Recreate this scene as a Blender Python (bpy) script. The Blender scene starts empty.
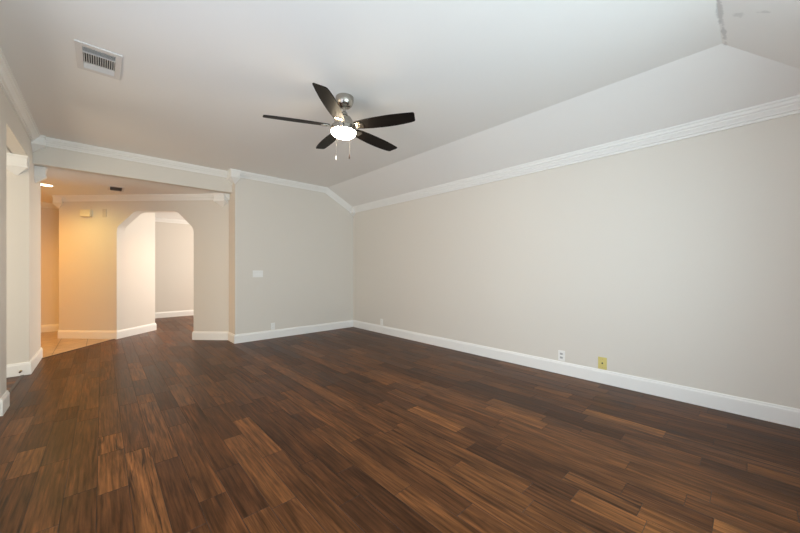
import bpy, bmesh, math, random
from mathutils import Vector, Matrix
random.seed(7)
sc = bpy.context.scene
COL = sc.collection
R = math.radians

# ------------------------------------------------------------------ camera
cam_d = bpy.data.cameras.new('camera'); cam = bpy.data.objects.new('camera', cam_d); COL.objects.link(cam)
cam.location = (0, 0, 1.18); cam.rotation_euler = (R(90), 0, R(-42.6))
cam_d.sensor_width = 36.0; cam_d.lens = 36.0*324/800; cam_d.shift_y = 0.004; cam_d.clip_start = 0.05
sc.camera = cam
sc.cycles.diffuse_bounces = 8
# ------------------------------------------------------------------ world, exposure, daylight
sc.view_settings.view_transform = 'Standard'; sc.view_settings.look = 'None'
sc.view_settings.gamma = 1.0; sc.view_settings.use_curve_mapping = False
sc.view_settings.exposure = 0.14
w = bpy.data.worlds.new('world'); sc.world = w; w.use_nodes = True
bg = w.node_tree.nodes['Background']; bg.inputs['Color'].default_value = (0.75, 0.87, 1.0, 1); bg.inputs['Strength'].default_value = 0.25

def area(name, loc, rot, sx, sy, power, color):
    d = bpy.data.lights.new(name, 'AREA'); d.shape = 'RECTANGLE'; d.size = sx; d.size_y = sy
    d.energy = power; d.color = color
    o = bpy.data.objects.new(name, d); COL.objects.link(o); o.location = loc; o.rotation_euler = rot
    return o
DAY = (0.76, 0.93, 1.0)
# daylight at the window openings (outside the panes, shining in)
area('daylight_window', (0.50, -0.68, 1.32), (R(90), 0, 0), 1.1, 1.6, 54, DAY)
area('daylight_window', (1.85, -0.68, 1.32), (R(90), 0, 0), 1.1, 1.6, 47, DAY)
area('daylight_patio_window', (-0.80, 1.35, 1.15), (R(90), 0, R(-90)), 2.2, 2.0, 40, (0.80, 0.84, 1.0))
area('daylight_side_room', (-2.55, 4.2, 1.35), (R(90), 0, R(-90)), 1.8, 1.7, 40, (1.0, 0.84, 0.62))
area('daylight_far_room', (4.15, 8.75, 1.35), (R(90), 0, R(90)), 1.9, 1.7, 120, (1.0, 0.90, 0.80))

# ------------------------------------------------------------------ node helpers
def new_mat(name):
    m = bpy.data.materials.new(name); m.use_nodes = True
    return m, m.node_tree, m.node_tree.nodes['Principled BSDF']
def N(nt, typ, **kw):
    n = nt.nodes.new(typ)
    for k, v in kw.items():
        if hasattr(n, k): setattr(n, k, v)
    return n
def L(nt, a, b): nt.links.new(a, b)
def plain(name, col, rough=0.5, metal=0.0, bump=None, **ins):
    m, nt, b = new_mat(name)
    b.inputs['Base Color'].default_value = (*col, 1); b.inputs['Roughness'].default_value = rough; b.inputs['Metallic'].default_value = metal
    for k, v in ins.items(): b.inputs[k.replace('_', ' ')].default_value = v
    if bump:
        tc = N(nt, 'ShaderNodeTexCoord'); nz = N(nt, 'ShaderNodeTexNoise'); bp = N(nt, 'ShaderNodeBump')
        nz.inputs['Scale'].default_value = bump[0]; nz.inputs['Detail'].default_value = 3
        bp.inputs['Strength'].default_value = bump[1]; bp.inputs['Distance'].default_value = 0.002
        L(nt, tc.outputs['Object'], nz.inputs['Vector']); L(nt, nz.outputs['Fac'], bp.inputs['Height']); L(nt, bp.outputs['Normal'], b.inputs['Normal'])
    return m
def ramp(nt, stops, interp='LINEAR'):
    r = N(nt, 'ShaderNodeValToRGB'); cr = r.color_ramp; cr.interpolation = interp
    while len(cr.elements) > 1: cr.elements.remove(cr.elements[-1])
    cr.elements[0].position = stops[0][0]; cr.elements[0].color = (*stops[0][1], 1)
    for p, c in stops[1:]:
        e = cr.elements.new(p); e.color = (*c, 1)
    return r
def math_n(nt, op, a, b=None, clamp=False):
    n = N(nt, 'ShaderNodeMath', operation=op); n.use_clamp = clamp
    for i, v in enumerate((a, b)):
        if v is None: continue
        if isinstance(v, (int, float)): n.inputs[i].default_value = v
        else: L(nt, v, n.inputs[i])
    return n.outputs[0]
def mixc(nt, fac, a, b, mode='MIX'):
    n = N(nt, 'ShaderNodeMix', data_type='RGBA', blend_type=mode)
    for sock, v in ((n.inputs['Factor'], fac), (n.inputs[6], a), (n.inputs[7], b)):
        if isinstance(v, (int, float)): sock.default_value = v
        elif isinstance(v, tuple): sock.default_value = (*v, 1)
        else: L(nt, v, sock)
    return n.outputs[2]

M = {}
M['wall'] = plain('wall_paint', (0.745, 0.71, 0.65), 0.55, bump=(160, 0.10))
M['trim'] = plain('trim_paint', (0.90, 0.90, 0.88), 0.35)
M['plate'] = plain('white_plastic', (0.90, 0.90, 0.88), 0.35)
M['ivory'] = plain('ivory_plastic', (0.80, 0.74, 0.58), 0.4)
M['yellow'] = plain('yellow_plastic', (0.72, 0.62, 0.22), 0.45)
M['slot'] = plain('dark_slot', (0.03, 0.03, 0.03), 0.6)
M['grey'] = plain('grey_plastic', (0.50, 0.50, 0.50), 0.5)
M['painted_plate'] = plain('painted_plate', (0.62, 0.585, 0.53), 0.5)
M['brass'] = plain('aged_brass', (0.45, 0.33, 0.17), 0.35, 1.0)
M['vent'] = plain('vent_enamel', (0.72, 0.71, 0.70), 0.45)
M['vent_dark'] = plain('duct_dark', (0.05, 0.045, 0.045), 0.8)
M['hall_vent'] = plain('hall_vent_louver', (0.34, 0.25, 0.20), 0.6)
M['rubber'] = plain('brown_rubber', (0.06, 0.035, 0.025), 0.6)
M['fob_wood'] = plain('brown_fob', (0.07, 0.03, 0.015), 0.45)
M['chain'] = plain('chain_metal', (0.22, 0.21, 0.19), 0.6, 0.0)
M['groove'] = plain('plank_bevel', (0.014, 0.007, 0.004), 0.6)
M['strip'] = plain('threshold_strip', (0.05, 0.028, 0.016), 0.4)

def brushed():
    m, nt, b = new_mat('brushed_nickel')
    b.inputs['Metallic'].default_value = 1.0
    tc = N(nt, 'ShaderNodeTexCoord'); mp = N(nt, 'ShaderNodeMapping'); mp.inputs['Scale'].default_value = (6, 6, 400)
    nz = N(nt, 'ShaderNodeTexNoise'); nz.inputs['Scale'].default_value = 3
    L(nt, tc.outputs['Object'], mp.inputs['Vector']); L(nt, mp.outputs['Vector'], nz.inputs['Vector'])
    r = ramp(nt, [(0.3, (0.38, 0.36, 0.32)), (0.7, (0.48, 0.45, 0.40))]); L(nt, nz.outputs['Fac'], r.inputs['Fac']); L(nt, r.outputs['Color'], b.inputs['Base Color'])
    b.inputs['Roughness'].default_value = 0.27
    return m
M['nickel'] = brushed()

def blade_wood():
    m, nt, b = new_mat('dark_blade_wood')
    tc = N(nt, 'ShaderNodeTexCoord'); mp = N(nt, 'ShaderNodeMapping'); mp.inputs['Scale'].default_value = (4, 60, 4)
    nz = N(nt, 'ShaderNodeTexNoise'); nz.inputs['Scale'].default_value = 1.5; nz.inputs['Detail'].default_value = 5
    L(nt, tc.outputs['Object'], mp.inputs['Vector']); L(nt, mp.outputs['Vector'], nz.inputs['Vector'])
    r = ramp(nt, [(0.3, (0.005, 0.0035, 0.003)), (0.7, (0.011, 0.0075, 0.006))]); L(nt, nz.outputs['Fac'], r.inputs['Fac']); L(nt, r.outputs['Color'], b.inputs['Base Color'])
    b.inputs['Roughness'].default_value = 0.55; b.inputs['Specular IOR Level'].default_value = 0.15
    return m
M['blade'] = blade_wood()

def emit(name, col, strength):
    m, nt, b = new_mat(name)
    b.inputs['Base Color'].default_value = (0.9, 0.9, 0.88, 1); b.inputs['Roughness'].default_value = 0.3
    b.inputs['Emission Color'].default_value = (*col, 1); b.inputs['Emission Strength'].default_value = strength
    return m
M['bowl'] = emit('lit_frosted_glass', (1.0, 0.82, 0.58), 80.0)
M['can_lens'] = emit('lit_can_lens', (1.0, 0.72, 0.40), 14.0)

def ceiling_mat():
    m, nt, b = new_mat('ceiling_paint')
    tc = N(nt, 'ShaderNodeTexCoord')
    nz = N(nt, 'ShaderNodeTexNoise'); nz.inputs['Scale'].default_value = 17; nz.inputs['Detail'].default_value = 5; nz.inputs['Roughness'].default_value = 0.65
    L(nt, tc.outputs['Object'], nz.inputs['Vector'])
    base = (0.87, 0.86, 0.84)
    mask = None
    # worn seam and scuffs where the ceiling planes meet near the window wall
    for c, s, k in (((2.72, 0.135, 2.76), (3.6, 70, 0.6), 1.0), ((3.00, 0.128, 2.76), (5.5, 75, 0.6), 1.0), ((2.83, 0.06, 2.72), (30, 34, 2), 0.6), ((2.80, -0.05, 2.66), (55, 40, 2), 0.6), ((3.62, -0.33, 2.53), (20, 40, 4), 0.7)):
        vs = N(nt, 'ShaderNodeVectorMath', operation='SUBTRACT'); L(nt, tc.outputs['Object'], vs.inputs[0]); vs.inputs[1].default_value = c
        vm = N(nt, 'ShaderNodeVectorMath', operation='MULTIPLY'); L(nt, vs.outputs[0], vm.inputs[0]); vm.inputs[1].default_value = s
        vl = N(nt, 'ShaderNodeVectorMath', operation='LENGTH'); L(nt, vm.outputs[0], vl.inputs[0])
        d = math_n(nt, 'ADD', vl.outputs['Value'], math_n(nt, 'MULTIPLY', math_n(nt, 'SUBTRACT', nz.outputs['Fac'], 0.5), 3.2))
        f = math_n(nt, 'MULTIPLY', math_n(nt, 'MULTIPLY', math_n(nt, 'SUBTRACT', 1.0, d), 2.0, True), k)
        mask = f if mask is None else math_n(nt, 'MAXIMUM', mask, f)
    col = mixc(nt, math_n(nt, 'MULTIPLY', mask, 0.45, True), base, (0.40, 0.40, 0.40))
    L(nt, col, b.inputs['Base Color']); b.inputs['Roughness'].default_value = 0.75
    n2 = N(nt, 'ShaderNodeTexNoise'); n2.inputs['Scale'].default_value = 140; bp = N(nt, 'ShaderNodeBump'); bp.inputs['Strength'].default_value = 0.12; bp.inputs['Distance'].default_value = 0.002
    L(nt, tc.outputs['Object'], n2.inputs['Vector']); L(nt, n2.outputs['Fac'], bp.inputs['Height']); L(nt, bp.outputs['Normal'], b.inputs['Normal'])
    return m
M['ceiling'] = ceiling_mat()

def wood_mat():
    m, nt, b = new_mat('walnut_planks')
    uv = N(nt, 'ShaderNodeUVMap'); uv.uv_map = 'grain'
    at = N(nt, 'ShaderNodeAttribute'); at.attribute_name = 'plank'; at.attribute_type = 'GEOMETRY'
    sep = N(nt, 'ShaderNodeSeparateColor'); L(nt, at.outputs['Color'], sep.inputs[0])
    r1, r2, r3 = sep.outputs[0], sep.outputs[1], sep.outputs[2]
    def noise(sx, sy, detail=5, dist=0.0, rough=0.55):
        mp = N(nt, 'ShaderNodeMapping'); mp.inputs['Scale'].default_value = (sx, sy, 1)
        nz = N(nt, 'ShaderNodeTexNoise'); nz.inputs['Scale'].default_value = 1.0; nz.inputs['Detail'].default_value = detail
        nz.inputs['Distortion'].default_value = dist; nz.inputs['Roughness'].default_value = rough
        L(nt, uv.outputs['UV'], mp.inputs['Vector']); L(nt, mp.outputs['Vector'], nz.inputs['Vector'])
        return nz.outputs['Fac']
    base = ramp(nt, [(0.0, (0.042, 0.016, 0.0068)), (0.30, (0.068, 0.026, 0.010)), (0.62, (0.100, 0.039, 0.014)), (0.85, (0.140, 0.055, 0.0185)), (1.0, (0.20, 0.081, 0.027))])
    L(nt, r1, base.inputs['Fac'])
    fine = noise(3.2, 62, 5, 0.25, 0.62)
    rf = ramp(nt, [(0.34, (0.34, 0.32, 0.30)), (0.50, (0.95, 0.95, 0.95)), (0.66, (1.65, 1.58, 1.50))]); L(nt, fine, rf.inputs['Fac'])
    c = mixc(nt, 0.85, base.outputs['Color'], rf.outputs['Color'], 'MULTIPLY')
    fig = noise(2.0, 15, 3, 0.7)
    rg = ramp(nt, [(0.30, (0.50, 0.47, 0.44)), (0.50, (1.0, 1.0, 1.0)), (0.70, (1.45, 1.40, 1.3))]); L(nt, fig, rg.inputs['Fac'])
    c = mixc(nt, 0.9, c, rg.outputs['Color'], 'MULTIPLY')
    # bold dark streaks on some planks
    st = noise(1.9, 50, 3, 0.7)
    rs = ramp(nt, [(0.545, (0, 0, 0)), (0.66, (1, 1, 1))]); L(nt, st, rs.inputs['Fac'])
    sel = math_n(nt, 'MULTIPLY', math_n(nt, 'SUBTRACT', r2, 0.45), 2.2, True)
    fs = math_n(nt, 'MULTIPLY', rs.outputs['Color'], math_n(nt, 'MULTIPLY', sel, 0.9))
    c = mixc(nt, fs, c, (0.018, 0.008, 0.005))
    # knots
    kn = noise(4.5, 9.0, 2, 0.5)
    rk = ramp(nt, [(0.66, (0, 0, 0)), (0.80, (1, 1, 1))]); L(nt, kn, rk.inputs['Fac'])
    c = mixc(nt, math_n(nt, 'MULTIPLY', rk.outputs['Color'], 0.7), c, (0.016, 0.008, 0.005))
    L(nt, c, b.inputs['Base Color'])
    rough = math_n(nt, 'ADD', math_n(nt, 'MULTIPLY', fig, 0.14), math_n(nt, 'ADD', math_n(nt, 'MULTIPLY', r3, 0.06), 0.26))
    L(nt, rough, b.inputs['Roughness'])
    b.inputs['Specular IOR Level'].default_value = 0.16; b.inputs['Specular Tint'].default_value = (1.0, 0.72, 0.48, 1)
    scr = noise(2.6, 14, 2, 0.2)
    hgt = math_n(nt, 'ADD', scr, math_n(nt, 'MULTIPLY', fine, 0.25))
    bp = N(nt, 'ShaderNodeBump'); bp.inputs['Strength'].default_value = 0.16; bp.inputs['Distance'].default_value = 0.004
    L(nt, hgt, bp.inputs['Height']); L(nt, bp.outputs['Normal'], b.inputs['Normal'])
    return m
M['wood'] = wood_mat()

def tile_mat():
    m, nt, b = new_mat('tan_tiles')
    tc = N(nt, 'ShaderNodeTexCoord'); mp = N(nt, 'ShaderNodeMapping'); mp.inputs['Location'].default_value = (0.18+0.33, -6.0, 0)
    L(nt, tc.outputs['Object'], mp.inputs['Vector'])
    br = N(nt, 'ShaderNodeTexBrick'); br.offset = 0.0; br.inputs['Scale'].default_value = 1.0
    br.inputs['Brick Width'].default_value = 0.33; br.inputs['Row Height'].default_value = 0.33; br.inputs['Mortar Size'].default_value = 0.004
    br.inputs['Color1'].default_value = (0.42, 0.30, 0.19, 1); br.inputs['Color2'].default_value = (0.47, 0.34, 0.22, 1); br.inputs['Mortar'].default_value = (0.10, 0.065, 0.04, 1)
    L(nt, mp.outputs['Vector'], br.inputs['Vector'])
    nz = N(nt, 'ShaderNodeTexNoise'); nz.inputs['Scale'].default_value = 9; nz.inputs['Detail'].default_value = 5; L(nt, tc.outputs['Object'], nz.inputs['Vector'])
    r = ramp(nt, [(0.3, (0.82, 0.82, 0.82)), (0.7, (1.12, 1.12, 1.12))]); L(nt, nz.outputs['Fac'], r.inputs['Fac'])
    L(nt, mixc(nt, 1.0, br.outputs['Color'], r.outputs['Color'], 'MULTIPLY'), b.inputs['Base Color']); b.inputs['Roughness'].default_value = 0.3
    return m
M['tile'] = tile_mat()
def glass_mat():
    m = bpy.data.materials.new('window_glass'); m.use_nodes = True; nt = m.node_tree
    nt.nodes.remove(nt.nodes['Principled BSDF'])
    t = N(nt, 'ShaderNodeBsdfTransparent'); g = N(nt, 'ShaderNodeBsdfGlossy'); g.inputs['Roughness'].default_value = 0.02
    mx = N(nt, 'ShaderNodeMixShader'); mx.inputs[0].default_value = 0.06
    L(nt, t.outputs[0], mx.inputs[1]); L(nt, g.outputs[0], mx.inputs[2]); L(nt, mx.outputs[0], nt.nodes['Material Output'].inputs['Surface'])
    return m
M['glass'] = glass_mat()

# ------------------------------------------------------------------ mesh helpers
def link(name, bm, mats, parent=None, smooth=False, loc=None, rot=None):
    bmesh.ops.recalc_face_normals(bm, faces=bm.faces)
    me = bpy.data.meshes.new(name); bm.to_mesh(me); bm.free()
    for m in (mats if isinstance(mats, (list, tuple)) else [mats]): me.materials.append(m)
    if smooth:
        for p in me.polygons: p.use_smooth = True
        me.set_sharp_from_angle(angle=R(35))
    o = bpy.data.objects.new(name, me); COL.objects.link(o)
    if parent: o.parent = parent
    if loc: o.location = loc
    if rot: o.rotation_euler = rot
    return o
def struct(o, label, cat):
    o['kind'] = 'structure'; o['label'] = label; o['category'] = cat; return o
def thing(name, label, cat, loc=(0, 0, 0), rot=(0, 0, 0), group=None):
    o = bpy.data.objects.new(name, None); COL.objects.link(o); o.empty_display_size = 0.05
    o.location = loc; o.rotation_euler = rot; o['label'] = label; o['category'] = cat
    if group: o['group'] = group
    return o
def box(bm, a, b, bevel=0.0):
    (x0, y0, z0), (x1, y1, z1) = a, b
    r = bmesh.ops.create_cube(bm, size=1.0); vs = r['verts']
    for v in vs: v.co = Vector(((x0+x1)/2+v.co.x*(x1-x0), (y0+y1)/2+v.co.y*(y1-y0), (z0+z1)/2+v.co.z*(z1-z0)))
    if bevel:
        es = list({e for v in vs for e in v.link_edges})
        bmesh.ops.bevel(bm, geom=es, offset=bevel, segments=2, profile=0.6, affect='EDGES')
def prism(bm, pts, vec):
    a = [bm.verts.new(p) for p in pts]; b = [bm.verts.new(Vector(p)+Vector(vec)) for p in pts]
    n = len(pts); bm.faces.new(a); bm.faces.new(list(reversed(b)))
    for i in range(n): bm.faces.new((a[i], b[i], b[(i+1) % n], a[(i+1) % n]))
def boxobj(name, a, b, mat, parent=None, bevel=0.0, **k):
    bm = bmesh.new(); box(bm, a, b, bevel); return link(name, bm, mat, parent, **k)
def lathe(bm, prof, seg=48, c=(0, 0, 0)):
    rings = []
    for r, z in prof:
        if r < 1e-6: rings.append([bm.verts.new((c[0], c[1], c[2]+z))])
        else: rings.append([bm.verts.new((c[0]+r*math.cos(2*math.pi*i/seg), c[1]+r*math.sin(2*math.pi*i/seg), c[2]+z)) for i in range(seg)])
    for a, b in zip(rings, rings[1:]):
        for i in range(seg):
            j = (i+1) % seg
            if len(a) == 1: bm.faces.new((a[0], b[i], b[j]))
            elif len(b) == 1: bm.faces.new((a[i], a[j], b[0]))
            else: bm.faces.new((a[i], a[j], b[j], b[i]))
def sweep(name, path, prof, mat, parent=None):
    """extrude a (out, down) profile along a path whose left-hand side is the room; mitred joints, capped ends"""
    P = [Vector(p) for p in path]; T = [(b-a).normalized() for a, b in zip(P, P[1:])]
    O = []; D = []
    for t in T:
        h = Vector((t.x, t.y, 0)).normalized(); o = Vector((-h.y, h.x, 0)); d = o.cross(t)
        if d.z > 0: d = -d
        O.append(o); D.append(d.normalized())
    bm = bmesh.new(); rings = []
    for i, p in enumerate(P):
        s = min(i, len(T)-1); t = T[s]
        nrm = t if i in (0, len(P)-1) else (T[i-1]+T[i]).normalized()
        ring = []
        for o, d in prof:
            q = p + O[s]*o + D[s]*d
            k = (p-q).dot(nrm)/t.dot(nrm)
            ring.append(bm.verts.new(q+t*k))
        rings.append(ring)
    n = len(prof)
    for a, b in zip(rings, rings[1:]):
        for i in range(n): bm.faces.new((a[i], a[(i+1) % n], b[(i+1) % n], b[i]))
    bm.faces.new(rings[0]); bm.faces.new(list(reversed(rings[-1])))
    return link(name, bm, mat, parent)

BASE = [(0, 0), (0.007, 0), (0.010, 0.006), (0.011, 0.016), (0.015, 0.022), (0.016, 0.036), (0.016, 0.140), (0, 0.140)]
BASEP = [(o, d) for o, d in BASE]
def baseboard(name, pts, label):
    return struct(sweep(name, [(x, y, 0.14) for x, y in pts], BASEP, M['trim']), label, 'baseboard')
CROWN = [(0, 0), (0.074, 0), (0.074, 0.014), (0.064, 0.015), (0.064, 0.024), (0.060, 0.032), (0.048, 0.037), (0.048, 0.046), (0.040, 0.052), (0.030, 0.064), (0.030, 0.072), (0.016, 0.075), (0.016, 0.092), (0, 0.092)]
CROWN_SLOPE = [(0, 0), (0.074, -0.0375), (0.074, -0.022), (0.064, -0.018), (0.064, -0.008), (0.060, 0.004), (0.048, 0.010), (0.048, 0.022), (0.040, 0.030), (0.030, 0.044), (0.030, 0.054), (0.016, 0.058), (0.016, 0.076), (0, 0.076)]
def corner_block(parent, c, z, poly, drop=0.20, tip=(0, 0)):
    """moulded block that covers a crown joint: plan polygon about the wall corner, tapering to a point under the crown"""
    bm = bmesh.new(); rings = []; b = drop*0.62
    for dz, s in ((0, 1.0), (-0.020, 1.0), (-0.024, 0.93), (-b+0.030, 0.90), (-b+0.022, 0.96), (-b, 0.96), (-b-0.004, 0.88), (-drop, 0.06)):
        rings.append([bm.verts.new((c[0]+tip[0]+(p[0]-tip[0])*s, c[1]+tip[1]+(p[1]-tip[1])*s, z+dz)) for p in poly])
    for a, b in zip(rings, rings[1:]):
        for i in range(len(poly)): bm.faces.new((a[i], a[(i+1) % len(poly)], b[(i+1) % len(poly)], b[i]))
    bm.faces.new(rings[0]); bm.faces.new(list(reversed(rings[-1])))
    return link('corner_block', bm, M['trim'], parent)
def blk_in(a, b, w=0.095):
    a, b = Vector((*a, 0)).normalized(), Vector((*b, 0)).normalized()
    return [(0, 0), tuple((a*w).xy), tuple(((a+b)*w).xy), tuple((b*w).xy)]
def blk_out(a, b, q=0.086, t=0.03):
    a, b = Vector((*a, 0)).normalized(), Vector((*b, 0)).normalized()
    return [tuple((a*t-b*q).xy), tuple((-a*q-b*q).xy), tuple((-a*q+b*t).xy), tuple((a*t+b*t).xy)]

# ------------------------------------------------------------------ key dimensions (metres; x across, y into the room)
XR, XL, YB, YN = 3.833, -0.605, 5.60, -0.50
ZC, ZR, ZH = 2.76, 2.425, 2.44
XF, YF = 3.19, 0.143
XRET, YHEAD = 1.566, 5.76
S2 = math.sqrt(0.5)
A0 = Vector((XRET, 7.51-XRET, 0)); AD = Vector((-S2, S2, 0)); AN = Vector((S2, S2, 0))   # arch wall: start, direction, into the passage
SA, SB, SE = 0.609, 1.955, 2.985
def aw(s, t=0.0, z=0.0): return A0 + AD*s + AN*t + Vector((0, 0, z))

# ------------------------------------------------------------------ floor
def planks(name, x0, x1, y0, y1, along='y', width=0.127, lens=(0.32, 1.25), seed=1, label=''):
    rnd = random.Random(seed); bm = bmesh.new()
    uvl = bm.loops.layers.uv.new('grain'); cl = bm.loops.layers.float_color.new('plank')
    if along == 'y': a0, a1, b0, b1 = y0, y1, x0, x1
    else: a0, a1, b0, b1 = x0, x1, y0, y1
    def P(al, ac, z): return (ac, al, z) if along == 'y' else (al, ac, z)
    g, h = 0.0012, 0.0012
    b = b0; prev_cut = []
    while b < b1-1e-4:
        be = min(b+width, b1); a = a0 - rnd.uniform(0, lens[1]*0.8); 
        while a < a1-1e-4:
            ln = rnd.uniform(*lens) if rnd.random() < 0.75 else rnd.uniform(0.25, 0.5)
            ae = a+ln
            if a1-ae < 0.15: ae = a1
            s, e = max(a, a0), min(ae, a1)
            if e-s > 0.01:
                col = (min(1, max(0, rnd.betavariate(1.7, 2.1))), rnd.random(), rnd.random(), 1)
                du, dv = rnd.uniform(0, 60), rnd.uniform(0, 60)
                top = [(s+g, b+g), (e-g, b+g), (e-g, be-g), (s+g, be-g)]; low = [(s, b), (e, b), (e, be), (s, be)]
                tv = [bm.verts.new(P(p[0], p[1], 0)) for p in top]; lv = [bm.verts.new(P(p[0], p[1], -h)) for p in low]
                f = bm.faces.new(tv); fs = [(f, top)]
                for i in range(4):
                    j = (i+1) % 4
                    q = bm.faces.new((lv[i], lv[j], tv[j], tv[i])); q.material_index = 1; fs.append((q, [low[i], low[j], top[j], top[i]]))
                for ff, cs in fs:
                    for lp, cc in zip(ff.loops, cs): lp[uvl].uv = (cc[0]+du, cc[1]+dv); lp[cl] = col
            a = ae
        b = be
    z = -0.03   # slab under the planks
    c = [bm.verts.new(v) for v in ((x0, y0, -0.0014), (x1, y0, -0.0014), (x1, y1, -0.0014), (x0, y1, -0.0014))]
    d = [bm.verts.new((v.co.x, v.co.y, z)) for v in c]
    for i in range(4):
        f = bm.faces.new((c[i], c[(i+1) % 4], d[(i+1) % 4], d[i])); f.material_index = 1
    f = bm.faces.new(d); f.material_index = 1
    for f in bm.faces: f.normal_update()
    me = bpy.data.meshes.new(name)
    for f in bm.faces:
        if f.normal.z < -0.5 and abs(f.calc_center_median().z) < 0.002: f.normal_flip()
    bm.to_mesh(me); bm.free(); me.materials.append(M['wood']); me.materials.append(M['groove'])
    o = bpy.data.objects.new(name, me); COL.objects.link(o)
    return struct(o, label, 'floor')
planks('floor', -0.655, 4.2, -0.62, 9.85, 'y', seed=11, label='dark brown hand-scraped hardwood plank floor of the main room')
planks('floor_side', -2.6, -0.655, 2.75, 5.6, 'x', seed=5, label='hardwood floor of the side room seen through the left opening')
# tan tile floor of the hall
bm = bmesh.new()
a = aw(1.985); tl = [(-2.5, 9.1), (-2.5, 6.36), (-0.60, 6.36), (a.x, a.y), (a.x-0.05, a.y+0.05+0.4), (-0.50, 9.1)]
prism(bm, [(x, y, 0.003) for x, y in tl], (0, 0, -0.012))
struct(link('floor_hall', bm, M['tile']), 'tan square tile floor of the hall at the left', 'floor')
bm = bmesh.new()
d = Vector((a.x+0.60, a.y-6.36, 0)).normalized(); n = Vector((-d.y, d.x, 0))*0.013
p, q = Vector((-0.60, 6.36, 0)), Vector((a.x, a.y, 0))
prism(bm, [tuple(v+Vector((0, 0, 0.006))) for v in (p-n, q-n, q+n, p+n)], (0, 0, -0.006))
struct(link('trim_1', bm, M['strip']), 'dark strip between the wood planks and the tan tiles', 'trim')
struct(boxobj('trim_2', (-0.668, 4.34, 0.0), (-0.642, 5.53, 0.005), M['strip'], bevel=0.0015), 'dark threshold strip across the left opening', 'trim')

# ------------------------------------------------------------------ walls
def poly_wall(name, pts, vec, label, mat=None):
    bm = bmesh.new(); prism(bm, pts, vec); return struct(link(name, bm, mat or M['wall']), label, 'wall')
poly_wall('wall_right', [(XR, YN-0.12, -0.02), (XR, YB+0.4, -0.02), (XR, YB+0.4, ZR+0.02), (XR, YN-0.12, ZR+0.02)], (0.12, 0, 0), 'long plain warm grey wall at the right')
poly_wall('wall_back', [(XRET, YB, -0.02), (XR+0.1, YB, -0.02), (XR+0.1, YB, ZR), (XR, YB, ZR+0.005), (XF, YB, ZC+0.02), (XRET, YB, ZC+0.02)], (0, 0.52, 0), 'grey back wall with a sloping top at its right')
bm = bmesh.new()
for y0, y1, z0, z1 in ((YN-0.12, 0.22, -0.02, ZC), (0.22, 2.48, -0.02, 0.12), (0.22, 2.48, 2.18, ZC), (2.48, 2.9, -0.02, ZC), (4.11, 4.34, -0.02, ZH), (2.9, 5.53, ZH, ZC), (5.53, 6.455, -0.02, ZC)):
    box(bm, (XL-0.12, y0, z0), (XL, y1, z1+ (0.02 if z1 == ZC else 0)))
struct(link('wall_left', bm, M['wall']), 'left wall with openings, a pillar and a lintel', 'wall')
struct(boxobj('wall_header', (XL-0.02, YHEAD, ZH), (XRET+0.02, YHEAD+0.12, ZC+0.02), M['wall']), 'grey header wall above the wide opening to the hall', 'wall')
# arch wall, with its chamfered arch opening
def rounded(prev, p, nxt, r=0.07, n=4):
    p0 = p+(prev-p).normalized()*r; p1 = p+(nxt-p).normalized()*r
    return [(p0*(1-t)**2+p*2*t*(1-t)+p1*t*t) for t in [i/n for i in range(n+1)]]
c1, c2, c3, c4 = Vector((SA, 1.875)), Vector((SA+0.30, 2.178)), Vector((SB-0.325, 2.178)), Vector((SB, 1.90))
arch = [Vector((SA, -0.02))]+rounded(Vector((SA, 0)), c1, c2)+rounded(c1, c2, c3)+rounded(c2, c3, c4)+rounded(c3, c4, Vector((SB, 0)))+[Vector((SB, -0.02))]
out = [Vector((-0.02, -0.02))]+arch+[Vector((SE, -0.02)), Vector((SE, ZH+0.02)), Vector((-0.02, ZH+0.02))]
bm = bmesh.new(); prism(bm, [tuple(aw(p.x, 0, p.y)) for p in out], tuple(AN*0.15))
struct(link('wall_arch', bm, M['wall'], smooth=True), 'diagonal hall wall with the chamfered arch opening', 'wall')
bm = bmesh.new(); prism(bm, [tuple(aw(s, t, -0.02)) for s, t in ((SB, 0.15), (SB, 0.82), (SB+0.13, 0.82), (SB+0.13, 0.15))], (0, 0, ZH+0.04))
struct(link('wall_passage', bm, M['wall']), 'short passage wall seen through the left of the arch', 'wall')
struct(boxobj('wall_far', (-0.3, 9.815, -0.02), (4.3, 9.93, ZH+0.02), M['wall']), 'far room wall seen through the arch', 'wall')
struct(boxobj('wall_hall_end', (-2.5, 9.03, -0.02), (-0.42, 9.15, ZH+0.02), M['wall']), 'wall at the end of the hall', 'wall')
e = aw(SE)
struct(boxobj('wall_hall_return', (e.x, e.y, -0.02), (e.x+0.12, 9.10, ZH+0.02), M['wall']), 'return of the hall behind the diagonal wall', 'wall')
struct(boxobj('wall_hall_left', (-2.5, 6.335, -0.02), (XL-0.12, 6.455, ZH+0.02), M['wall']), 'hall side wall behind the left wall', 'wall')
struct(boxobj('wall_hall_side', (-2.62, 6.335, -0.02), (-2.5, 9.15, ZH+0.02), M['wall']), 'outer wall of the hall', 'wall')
struct(boxobj('wall_side_room', (-2.6, 5.53, -0.02), (XL-0.12, 5.65, ZH+0.02), M['wall']), 'side room wall seen through the left opening', 'wall')
bm = bmesh.new()   # side room outer wall with a window opening
for a_, b_ in (((2.75, -0.02), (3.2, ZH+0.02)), ((5.2, -0.02), (5.65, ZH+0.02)), ((3.2, -0.02), (5.2, 0.45)), ((3.2, 2.25), (5.2, ZH+0.02))):
    box(bm, (-2.5, a_[0], a_[1]), (-2.38, b_[0], b_[1]))
struct(link('wall_side_outer', bm, M['wall']), 'outer wall of the side room', 'wall')
bm = bmesh.new()   # far room outer wall with a window opening
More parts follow.
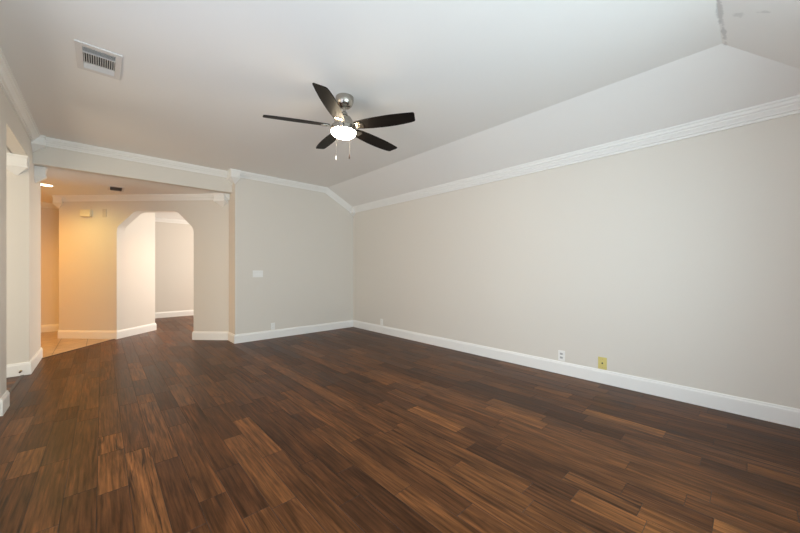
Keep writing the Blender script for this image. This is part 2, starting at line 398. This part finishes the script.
for a_, b_ in (((6.0, -0.02), (7.75, ZH+0.02)), ((9.75, -0.02), (9.93, ZH+0.02)), ((7.75, -0.02), (9.75, 0.45)), ((7.75, 2.25), (9.75, ZH+0.02))):
    box(bm, (4.0, a_[0], a_[1]), (4.1, b_[0], b_[1]))
struct(link('wall_far_outer', bm, M['wall']), 'outer wall of the far room', 'wall')
# window wall behind the camera
WIN = [(-0.05, 1.05), (1.30, 2.40)]; W0, W1 = 0.50, 2.12
bm = bmesh.new(); xs = [XL-0.12]
for x0, x1 in WIN: xs += [x0, x1]
xs.append(XR+0.1)
for i in range(0, len(xs), 2): box(bm, (xs[i], YN-0.12, -0.02), (xs[i+1], YN, ZR+0.02))
for x0, x1 in WIN:
    box(bm, (x0, YN-0.12, -0.02), (x1, YN, W0)); box(bm, (x0, YN-0.12, W1), (x1, YN, ZR+0.02))
struct(link('wall_near', bm, M['wall']), 'window wall behind the camera', 'wall')
for k, (x0, x1) in enumerate(WIN):
    bm = bmesh.new()
    for a_, b_ in (((x0, W0), (x0+0.045, W1)), ((x1-0.045, W0), (x1, W1)), ((x0, W0), (x1, W0+0.045)), ((x0, W1-0.045), (x1, W1)), ((x0, (W0+W1)/2-0.02), (x1, (W0+W1)/2+0.02))):
        box(bm, (a_[0], YN-0.10, a_[1]), (b_[0], YN-0.05, b_[1]), 0.004)
    o = struct(link('window_%d' % (k+1), bm, M['trim']), 'white framed window behind the camera', 'window')
    boxobj('pane', (x0+0.04, YN-0.078, W0+0.04), (x1-0.04, YN-0.073, W1-0.04), M['glass'], o)
    boxobj('window_sill', (x0-0.04, YN-0.05, W0-0.03), (x1+0.04, YN+0.06, W0), M['trim'], o, 0.005)

bm = bmesh.new()
for a_, b_ in (((0.22, 0.12), (0.28, 2.18)), ((2.42, 0.12), (2.48, 2.18)), ((0.22, 0.12), (2.48, 0.18)), ((0.22, 2.12), (2.48, 2.18)), ((1.32, 0.12), (1.38, 2.18))):
    box(bm, (XL-0.09, a_[0], a_[1]), (XL-0.04, b_[0], b_[1]), 0.004)
o = struct(link('window_3', bm, M['trim']), 'wide white framed window in the near left wall', 'window')
boxobj('pane', (XL-0.068, 0.27, 0.17), (XL-0.063, 2.43, 2.13), M['glass'], o)
struct(boxobj('wall_side_near', (-2.5, 2.75, -0.02), (XL-0.12, 2.87, ZH+0.02), M['wall']), 'near wall of the side room', 'wall')

# ------------------------------------------------------------------ ceilings
bm = bmesh.new()
xl, yt = XL-0.02, YHEAD+0.02
v = {k: bm.verts.new(p) for k, p in dict(a=(xl, yt, ZC), b=(xl, YF, ZC), c=(XF, YF, ZC), d=(XF, yt, ZC), e=(XR, yt, ZR), f=(XR, YN, ZR), g=(xl, YN, ZR)).items()}
for ks in ('abcd', 'dcfe', 'bgfc'): bm.faces.new([v[k] for k in ks])
r = bmesh.ops.extrude_face_region(bm, geom=list(bm.faces))
for x in r['geom']:
    if isinstance(x, bmesh.types.BMVert): x.co.z += 0.10
struct(link('ceiling', bm, M['ceiling']), 'white main ceiling with sloped sides', 'ceiling')
bm = bmesh.new()
prism(bm, [(-2.6, YHEAD+0.10, ZH), (4.2, YHEAD+0.10, ZH), (4.2, 9.93, ZH), (-2.6, 9.93, ZH)], (0, 0, 0.08))
struct(link('ceiling_hall', bm, M['ceiling']), 'low hall ceiling beyond the header', 'ceiling')
struct(boxobj('ceiling_side', (-2.6, 2.75, ZH), (XL-0.11, 5.65, ZH+0.08), M['ceiling']), 'ceiling of the side room', 'ceiling')

# ------------------------------------------------------------------ baseboards
def xy(v): return (v.x, v.y)
baseboard('baseboard_right', [(XR, YN), (XR, YB)], 'white baseboard along the right wall')
baseboard('baseboard_back', [(XR, YB), (XRET, YB), xy(A0), xy(aw(SA)), xy(aw(SA, 0.15))], 'white baseboard of the back wall and right side of the arch')
baseboard('baseboard_arch', [xy(aw(SB+0.13, 0.82)), xy(aw(SB, 0.82)), xy(aw(SB)), xy(aw(SE)), (e.x, 9.03), (-2.5, 9.03)], 'white baseboard of the passage and left side of the arch')
baseboard('baseboard_far', [(4.0, 9.815), (-0.3, 9.815)], 'white baseboard in the far room')
bb_left = baseboard('baseboard_left', [(-2.5, 6.455), (XL, 6.455), (XL, 5.53), (-2.38, 5.53)], 'white baseboard around the end of the left wall')
baseboard('baseboard_pillar', [(XL-0.12, 4.34), (XL, 4.34), (XL, 4.11), (XL-0.12, 4.11)], 'white baseboard around the pillar at the left edge')
baseboard('baseboard_near', [(XL-0.12, 2.9), (XL, 2.9), (XL, YN), (XR, YN)], 'white baseboard below the windows')

# ------------------------------------------------------------------ crown moulding
t = struct(sweep('trim_3', [(XR, YB, ZR), (XF, YB, ZC), (XRET, YB, ZC), (XRET, YHEAD, ZC), (XL, YHEAD, ZC), (XL, YN+0.3, ZC)], CROWN, M['trim']), 'white crown moulding of back wall, header and left wall', 'trim')
corner_block(t, (XRET, YB), ZC, blk_out((1, 0), (0, 1), 0.092, 0.055), drop=0.205)
corner_block(t, (XRET, YHEAD), ZC, blk_in((0, -1), (-1, 0), 0.092), drop=0.20)
corner_block(t, (XL, YHEAD), ZC, blk_in((1, 0), (0, -1), 0.115), drop=0.185)
t = struct(sweep('trim_4', [(XR, YN, ZR), (XR, YB, ZR)], CROWN_SLOPE, M['trim']), 'white crown moulding along the right wall', 'trim')
corner_block(t, (XR, YB), ZR+0.022, blk_in((-1, 0), (0, -1), 0.095), drop=0.165)
t = struct(sweep('trim_5', [(XRET, 5.90, ZH), (XRET, A0.y, ZH), tuple(aw(SE, 0, ZH)), (e.x, 9.03, ZH), (-2.5, 9.03, ZH)], CROWN, M['trim']), 'white crown moulding above the arch wall', 'trim')
def on_arch(s, o): q = aw(s, -o)-A0; return (q.x, q.y)
corner_block(t, xy(A0), ZH, [on_arch(0.02, 0), on_arch(0.02, 0.10), on_arch(0.21, 0.10), on_arch(0.21, 0)], drop=0.205, tip=on_arch(0.10, 0))
corner_block(t, xy(aw(SE)), ZH, blk_out((S2, -S2), (0, 1), 0.11, 0.07), drop=0.21)
t = struct(sweep('trim_6', [(-0.72, 5.53, ZH), (-2.38, 5.53, ZH)], CROWN, M['trim']), 'white crown moulding in the side room', 'trim')
corner_block(t, (XL, 5.53), ZH, [(0.0, 0.0), (0.0, -0.10), (-0.22, -0.10), (-0.22, 0.0)], drop=0.21, tip=(-0.09, 0))
t = struct(sweep('trim_7', [(XL, 5.98, ZH), (XL, 5.90, ZH)], CROWN, M['trim']), 'short white crown end under the header at the left', 'trim')
corner_block(t, (XL, 5.94), ZH, [(0, 0.05), (0, -0.05), (0.10, -0.05), (0.10, 0.05)], drop=0.20)
struct(sweep('trim_8', [(4.0, 9.815, ZH), (-0.3, 9.815, ZH)], CROWN, M['trim']), 'white crown moulding in the far room', 'trim')

# ------------------------------------------------------------------ ceiling fan
FX, FY, ZB = 1.640, 2.5325, 2.491
fan = thing('ceiling_fan', 'five-blade ceiling fan with dark blades, nickel motor and lit bowl', 'ceiling fan', (FX, FY, ZC))
# the fan hangs a little out of plumb
fan.rotation_euler = (Matrix.Rotation(R(2.22), 3, Vector((0.677, 0.736, 0))) @ Matrix.Rotation(R(0.79), 3, Vector((0.736, -0.677, 0)))).to_euler()
def fz(z): return z-ZC
bm = bmesh.new(); lathe(bm, [(0, 0.003), (0.081, 0.003), (0.082, -0.020), (0.079, -0.045), (0.068, -0.070), (0.050, -0.088), (0.030, -0.095), (0, -0.095)]); link('canopy', bm, M['nickel'], fan, True)
bm = bmesh.new(); lathe(bm, [(0, -0.085), (0.013, -0.085), (0.013, -0.150), (0, -0.150)], 24); link('downrod', bm, M['nickel'], fan, True)
bm = bmesh.new(); lathe(bm, [(0, -0.135), (0.022, -0.135), (0.030, -0.142), (0.036, -0.165), (0.060, -0.180), (0.078, -0.205), (0.088, -0.235), (0.092, -0.262), (0.086, -0.272), (0, -0.272)])
link('motor_housing', bm, M['nickel'], fan, True)
bm = bmesh.new(); lathe(bm, [(0, -0.262), (0.098, -0.262), (0.106, -0.265), (0.112, -0.270), (0.112, -0.288), (0.115, -0.290), (0.115, -0.308), (0.112, -0.311), (0, -0.311)]); ring = link('light_ring', bm, M['nickel'], fan, True)
bm = bmesh.new(); lathe(bm, [(0, -0.309), (0.111, -0.309), (0.112, -0.318), (0.108, -0.333), (0.097, -0.346), (0.077, -0.357), (0.046, -0.363), (0, -0.365)]); bowl = link('light_bowl', bm, M['bowl'], fan, True)
bowl['label'] = 'glowing white frosted glass bowl'
up = [(0.125, 0.046), (0.19, 0.058), (0.28, 0.068), (0.38, 0.074), (0.48, 0.075), (0.57, 0.070), (0.64, 0.062), (0.672, 0.055), (0.682, 0.048)]
dn = [(0.702, -0.036), (0.700, -0.046), (0.690, -0.052), (0.60, -0.060), (0.50, -0.066), (0.38, -0.066), (0.26, -0.062), (0.18, -0.054), (0.125, -0.044)]
for k in range(5):
    bm = bmesh.new(); prism(bm, [(x, y, 0.003) for x, y in up+dn], (0, 0, -0.006))
    rot = Matrix.Rotation(R(6.97+72*k), 4, 'Z') @ Matrix.Rotation(R(-13), 4, 'X')
    b = link('blade', bm, M['blade'], fan); b.matrix_local = Matrix.Translation((0, 0, fz(ZB))) @ rot
    bm = bmesh.new()
    pts = [(0.075, 0.020), (0.115, 0.018), (0.135, 0.034), (0.185, 0.040), (0.200, 0.030), (0.205, 0.0), (0.200, -0.030), (0.185, -0.040), (0.135, -0.034), (0.115, -0.018), (0.075, -0.020)]
    prism(bm, [(x, y, -0.003) for x, y in pts], (0, 0, -0.004))
    arm = link('blade_arm', bm, M['nickel'], b)
    for sx, sy in ((0.155, 0.022), (0.155, -0.022), (0.185, 0.0)):
        bm = bmesh.new(); lathe(bm, [(0, -0.007), (0.005, -0.007), (0.004, -0.0095), (0, -0.010)], 12, (sx, sy, 0)); link('screw', bm, M['nickel'], b)
ct = Vector((0.736, -0.677, 0))
def chain(off, z0, z1, fob, fm, name='pull_chain'):
    bm = bmesh.new(); p = ct*off
    n = int((z0-z1-fob)/0.0065)
    for i in range(n):
        bmesh.ops.create_icosphere(bm, subdivisions=1, radius=0.0011, matrix=Matrix.Translation((p.x, p.y, fz(z0)-i*0.0065)))
    box(bm, (p.x-0.0005, p.y-0.0005, fz(z1+fob)), (p.x+0.0005, p.y+0.0005, fz(z0)))
    c = link(name, bm, M['chain'], fan, True)
    bm = bmesh.new(); lathe(bm, [(0, 0), (0.003, 0), (0.0045, -fob*0.35), (0.006, -fob*0.8), (0.004, -fob), (0, -fob)], 16, (p.x, p.y, fz(z1+fob)))
    return link('fob', bm, fm, c, True)
chain(-0.062, 2.452, 2.188, 0.040, M['plate'])['label'] = 'white pull chain fob'
chain(0.062, 2.452, 2.200, 0.042, M['fob_wood'])['label'] = 'brown pull chain fob'

# ------------------------------------------------------------------ ceiling vent of the main room
VX, VY = -0.015, 3.35
vent = thing('ceiling_vent', 'large white rectangular ceiling vent with open louvers, on the main ceiling', 'vent', (VX, VY, ZC))
hw, hl, iw, il = 0.126, 0.205, 0.088, 0.160
bm = bmesh.new()
for a_, b_ in (((-hw, -hl), (-iw, hl)), ((iw, -hl), (hw, hl)), ((-iw, -hl), (iw, -il)), ((-iw, il), (iw, hl))): box(bm, (a_[0], a_[1], -0.009), (b_[0], b_[1], 0), 0.003)
link('frame', bm, M['vent'], vent)
boxobj('backing', (-iw-0.003, -il-0.003, -0.0016), (iw+0.003, il+0.003, -0.0002), M['vent_dark'], vent)
y0, y1 = -0.085, 0.075
for yy in (y0, y1): boxobj('divider', (-iw, yy-0.003, -0.010), (iw, yy+0.003, -0.001), M['vent'], vent)
def slat(c, half, ang, axis):
    bm = bmesh.new()
    box(bm, (-half[0], -half[1], -0.0007), (half[0], half[1], 0.0007))
    o = link('louver', bm, M['vent'], vent); o.location = c; o.rotation_euler = (R(ang), 0, 0) if axis == 'x' else (0, R(ang), 0)
for i in range(14): slat((-iw+0.006+i*0.01265, (y0+y1)/2, -0.0078), (0.0052, (y1-y0)/2-0.003), 62 if i < 7 else 62, 'y')
for i in range(6): slat((0, -il+0.008+i*0.0125, -0.0065), (iw, 0.0066), 38, 'x')
for i in range(6): slat((0, y1+0.010+i*0.0135, -0.0065), (iw, 0.0066), -38, 'x')

# hall register
hv = thing('hall_vent', 'small brownish vent on the low hall ceiling above the arch', 'vent', (0.16, 6.69, ZH))
bm = bmesh.new(); hw, hl, iw, il = 0.095, 0.17, 0.068, 0.142
for a_, b_ in (((-hw, -hl), (-iw, hl)), ((iw, -hl), (hw, hl)), ((-iw, -hl), (iw, -il)), ((-iw, il), (iw, hl))): box(bm, (a_[0], a_[1], -0.008), (b_[0], b_[1], 0), 0.003)
link('frame', bm, M['vent'], hv)
boxobj('backing', (-iw-0.003, -il-0.003, -0.0016), (iw+0.003, il+0.003, -0.0002), M['vent_dark'], hv)
for i in range(9):
    bm = bmesh.new(); box(bm, (-iw, -0.009, -0.0007), (iw, 0.009, 0.0007)); o = link('louver', bm, M['hall_vent'], hv); o.location = (0, -il+0.018+i*0.031, -0.006); o.rotation_euler = (R(25), 0, 0)

# recessed can light
can = thing('recessed_light', 'lit round recessed light on the hall ceiling at the left', 'ceiling light', (-0.622, 7.10, ZH))
bm = bmesh.new(); lathe(bm, [(0.078, 0.0), (0.078, -0.004), (0.082, -0.008), (0.098, -0.006), (0.102, 0.0)], 40); link('trim_ring', bm, M['plate'], can, True)
bm = bmesh.new(); lathe(bm, [(0, -0.001), (0.079, -0.001), (0.079, -0.0045), (0.05, -0.006), (0, -0.0065)], 40); link('lens', bm, M['can_lens'], can, True)
pc = aw(1.15, 0.50)
added_can = thing('recessed_light', 'added unseen recessed light behind the top of the arch, brightening the passage floor', 'ceiling light', (pc.x, pc.y, ZH))  # added lamp, hidden by the arch top, to warm the passage and hall floor
can2 = thing('recessed_light', 'recessed light deeper in the hall, out of sight from the room', 'ceiling light', (-1.45, 7.7, ZH))
for ch in list(can.children):
    for cn in (can2, added_can):
        c = ch.copy(); COL.objects.link(c); c.parent = cn
def spot(name, loc, power, col, ang=168, blend=1.0, size=0.07):
    d = bpy.data.lights.new(name, 'SPOT'); d.energy = power; d.color = col; d.spot_size = R(ang); d.spot_blend = blend; d.shadow_soft_size = size
    o = bpy.data.objects.new(name, d); COL.objects.link(o); o.location = loc
spot('can_beam', (-0.60, 7.10, ZH-0.02), 46, (1.0, 0.80, 0.26))
spot('can_beam', (pc.x, pc.y, ZH-0.02), 46, (1.0, 0.55, 0.26), 120, 0.8)  # beam of the added passage lamp
spot('can_beam', (-1.45, 7.70, ZH-0.02), 112, (1.0, 0.36, 0.02))

# ------------------------------------------------------------------ wall plates
def plate_root(name, label, loc, ang, group=None): return thing(name, label, 'wall plate' if 'switch' not in name else 'light switch', loc, (0, 0, R(ang)), group)
# local frame: x along the wall, -y out of the wall (ang 0 = wall facing -y), z up, origin on the wall at the plate's centre
def cover(root, w_, h_, mat, th=0.006):
    return boxobj('cover_plate', (-w_/2, -th, -h_/2), (w_/2, 0, h_/2), mat, root, 0.002)
def outlet(label, loc, ang, mat):
    r = plate_root('wall_outlet', label, loc, ang); r['category'] = 'outlet'; cover(r, 0.072, 0.116, mat)
    for s in (-1, 1):
        bm = bmesh.new()
        pts = [(0.017*math.cos(t)*1.0, 0, max(-0.0125, min(0.0125, 0.017*math.sin(t)))) for t in [2*math.pi*i/24 for i in range(24)]]
        prism(bm, [(x, -0.0055, z+s*0.021) for x, y, z in pts], (0, -0.003, 0))
        rc = link('receptacle', bm, M['grey'] if mat == M['plate'] and 'white outlet' in label else mat, r)
        for sx in (-0.006, 0.006): boxobj('slot', (sx-0.001, -0.0088, s*0.021-0.002), (sx+0.001, -0.0084, s*0.021+0.006), M['slot'], rc)
    bm = bmesh.new(); lathe(bm, [(0, 0), (0.003, 0), (0.0025, 0.001), (0, 0.0012)], 12); o = link('screw', bm, mat, r); o.rotation_euler = (R(90), 0, 0); o.location = (0, -0.006, 0)
    return r
outlet('white outlet plate on the right wall just above the baseboard, left of the yellow plate', (XR, 1.463, 0.207), -90, M['plate'])
outlet('small pale outlet plate low on the right wall near the back corner', (XR, 4.67, 0.208), -90, M['plate'])
outlet('pale outlet plate low on the back wall below the switch plate', (2.167, YB, 0.205), 0, M['plate'])
r = plate_root('cable_plate', 'yellow cable plate with a dark jack on the right wall above the baseboard', (XR, 1.055, 0.208), -90); r['category'] = 'wall plate'
cover(r, 0.080, 0.124, M['yellow'])
bm = bmesh.new(); lathe(bm, [(0, 0), (0.0075, 0), (0.0075, 0.004), (0.0048, 0.004), (0.0048, 0.011), (0, 0.011)], 18); o = link('jack', bm, M['slot'], r); o.rotation_euler = (R(90), 0, 0); o.location = (0, -0.005, 0)
for s in (-1, 1):
    bm = bmesh.new(); lathe(bm, [(0, 0), (0.003, 0), (0.0025, 0.001), (0, 0.0012)], 12); o = link('screw', bm, M['brass'], r); o.rotation_euler = (R(90), 0, 0); o.location = (0, -0.006, s*0.042)
r = plate_root('light_switch', 'white three-rocker switch plate at eye height on the back wall', (1.918, YB, 1.11), 0)
cover(r, 0.166, 0.114, M['plate'])
for i in (-1, 0, 1):
    bm = bmesh.new()
    prism(bm, [(i*0.046-0.0165, -0.006, -0.033), (i*0.046-0.0165, -0.0085, -0.033), (i*0.046-0.0165, -0.0065, 0.0), (i*0.046-0.0165, -0.0105, 0.033), (i*0.046-0.0165, -0.006, 0.033)], (0.033, 0, 0))
    link('rocker', bm, M['trim'], r)
    for s in (-1, 1):
        bm = bmesh.new(); lathe(bm, [(0, 0), (0.0028, 0), (0.0022, 0.001), (0, 0.0012)], 10); o = link('screw', bm, M['plate'], r); o.rotation_euler = (R(90), 0, 0); o.location = (i*0.046, -0.006, s*0.048)
# arch wall: door chime and painted-over blank plate (wall faces -x-y, turned -45 deg... along AD reversed)
def ray_s(px):   # distance along the diagonal wall for a photo column
    k = (px-400)/324.0; d_ = 7.51/(1.413+0.059*k)
    X = k*d_; vx = 0.736*X+0.677*d_
    return (XRET-vx)/S2
c = aw((ray_s(82.3)+ray_s(93.0))/2, 0, 2.142)
r = thing('door_chime', 'cream door chime box high on the hall wall left of the arch', 'door chime', tuple(c), (0, 0, R(-45)))
boxobj('chime_cover', (-0.090, -0.050, -0.060), (0.090, -0.006, 0.060), M['ivory'], r, 0.006)
boxobj('back_plate', (-0.084, -0.008, -0.055), (0.084, 0, 0.055), M['plate'], r)
c = aw(ray_s(104.6), 0, 2.145)
r = thing('blank_plate', 'thin blank plate painted wall colour, right of the door chime', 'wall plate', tuple(c), (0, 0, R(-45)))
boxobj('cover_plate', (-0.034, -0.007, -0.070), (0.034, 0, 0.070), M['painted_plate'], r, 0.002)
bm = bmesh.new(); lathe(bm, [(0, 0), (0.003, 0), (0.0025, 0.001), (0, 0.0012)], 12); o = link('screw', bm, M['painted_plate'], r); o.rotation_euler = (R(90), 0, 0); o.location = (0, -0.007, 0)
# door stop on the left baseboard
r = thing('door_stop', 'small dark doorstop on the baseboard inside the left opening', 'doorstop', (-0.665, 5.514, 0.052))
bm = bmesh.new(); lathe(bm, [(0, 0), (0.011, 0), (0.011, 0.004), (0.005, 0.006), (0.005, 0.050), (0, 0.050)], 16); o = link('stem', bm, M['brass'], r, True); o.rotation_euler = (R(90), 0, 0)
bm = bmesh.new(); lathe(bm, [(0, 0.048), (0.009, 0.048), (0.010, 0.054), (0.009, 0.064), (0, 0.066)], 16); o = link('rubber_tip', bm, M['rubber'], r, True); o.rotation_euler = (R(90), 0, 0)
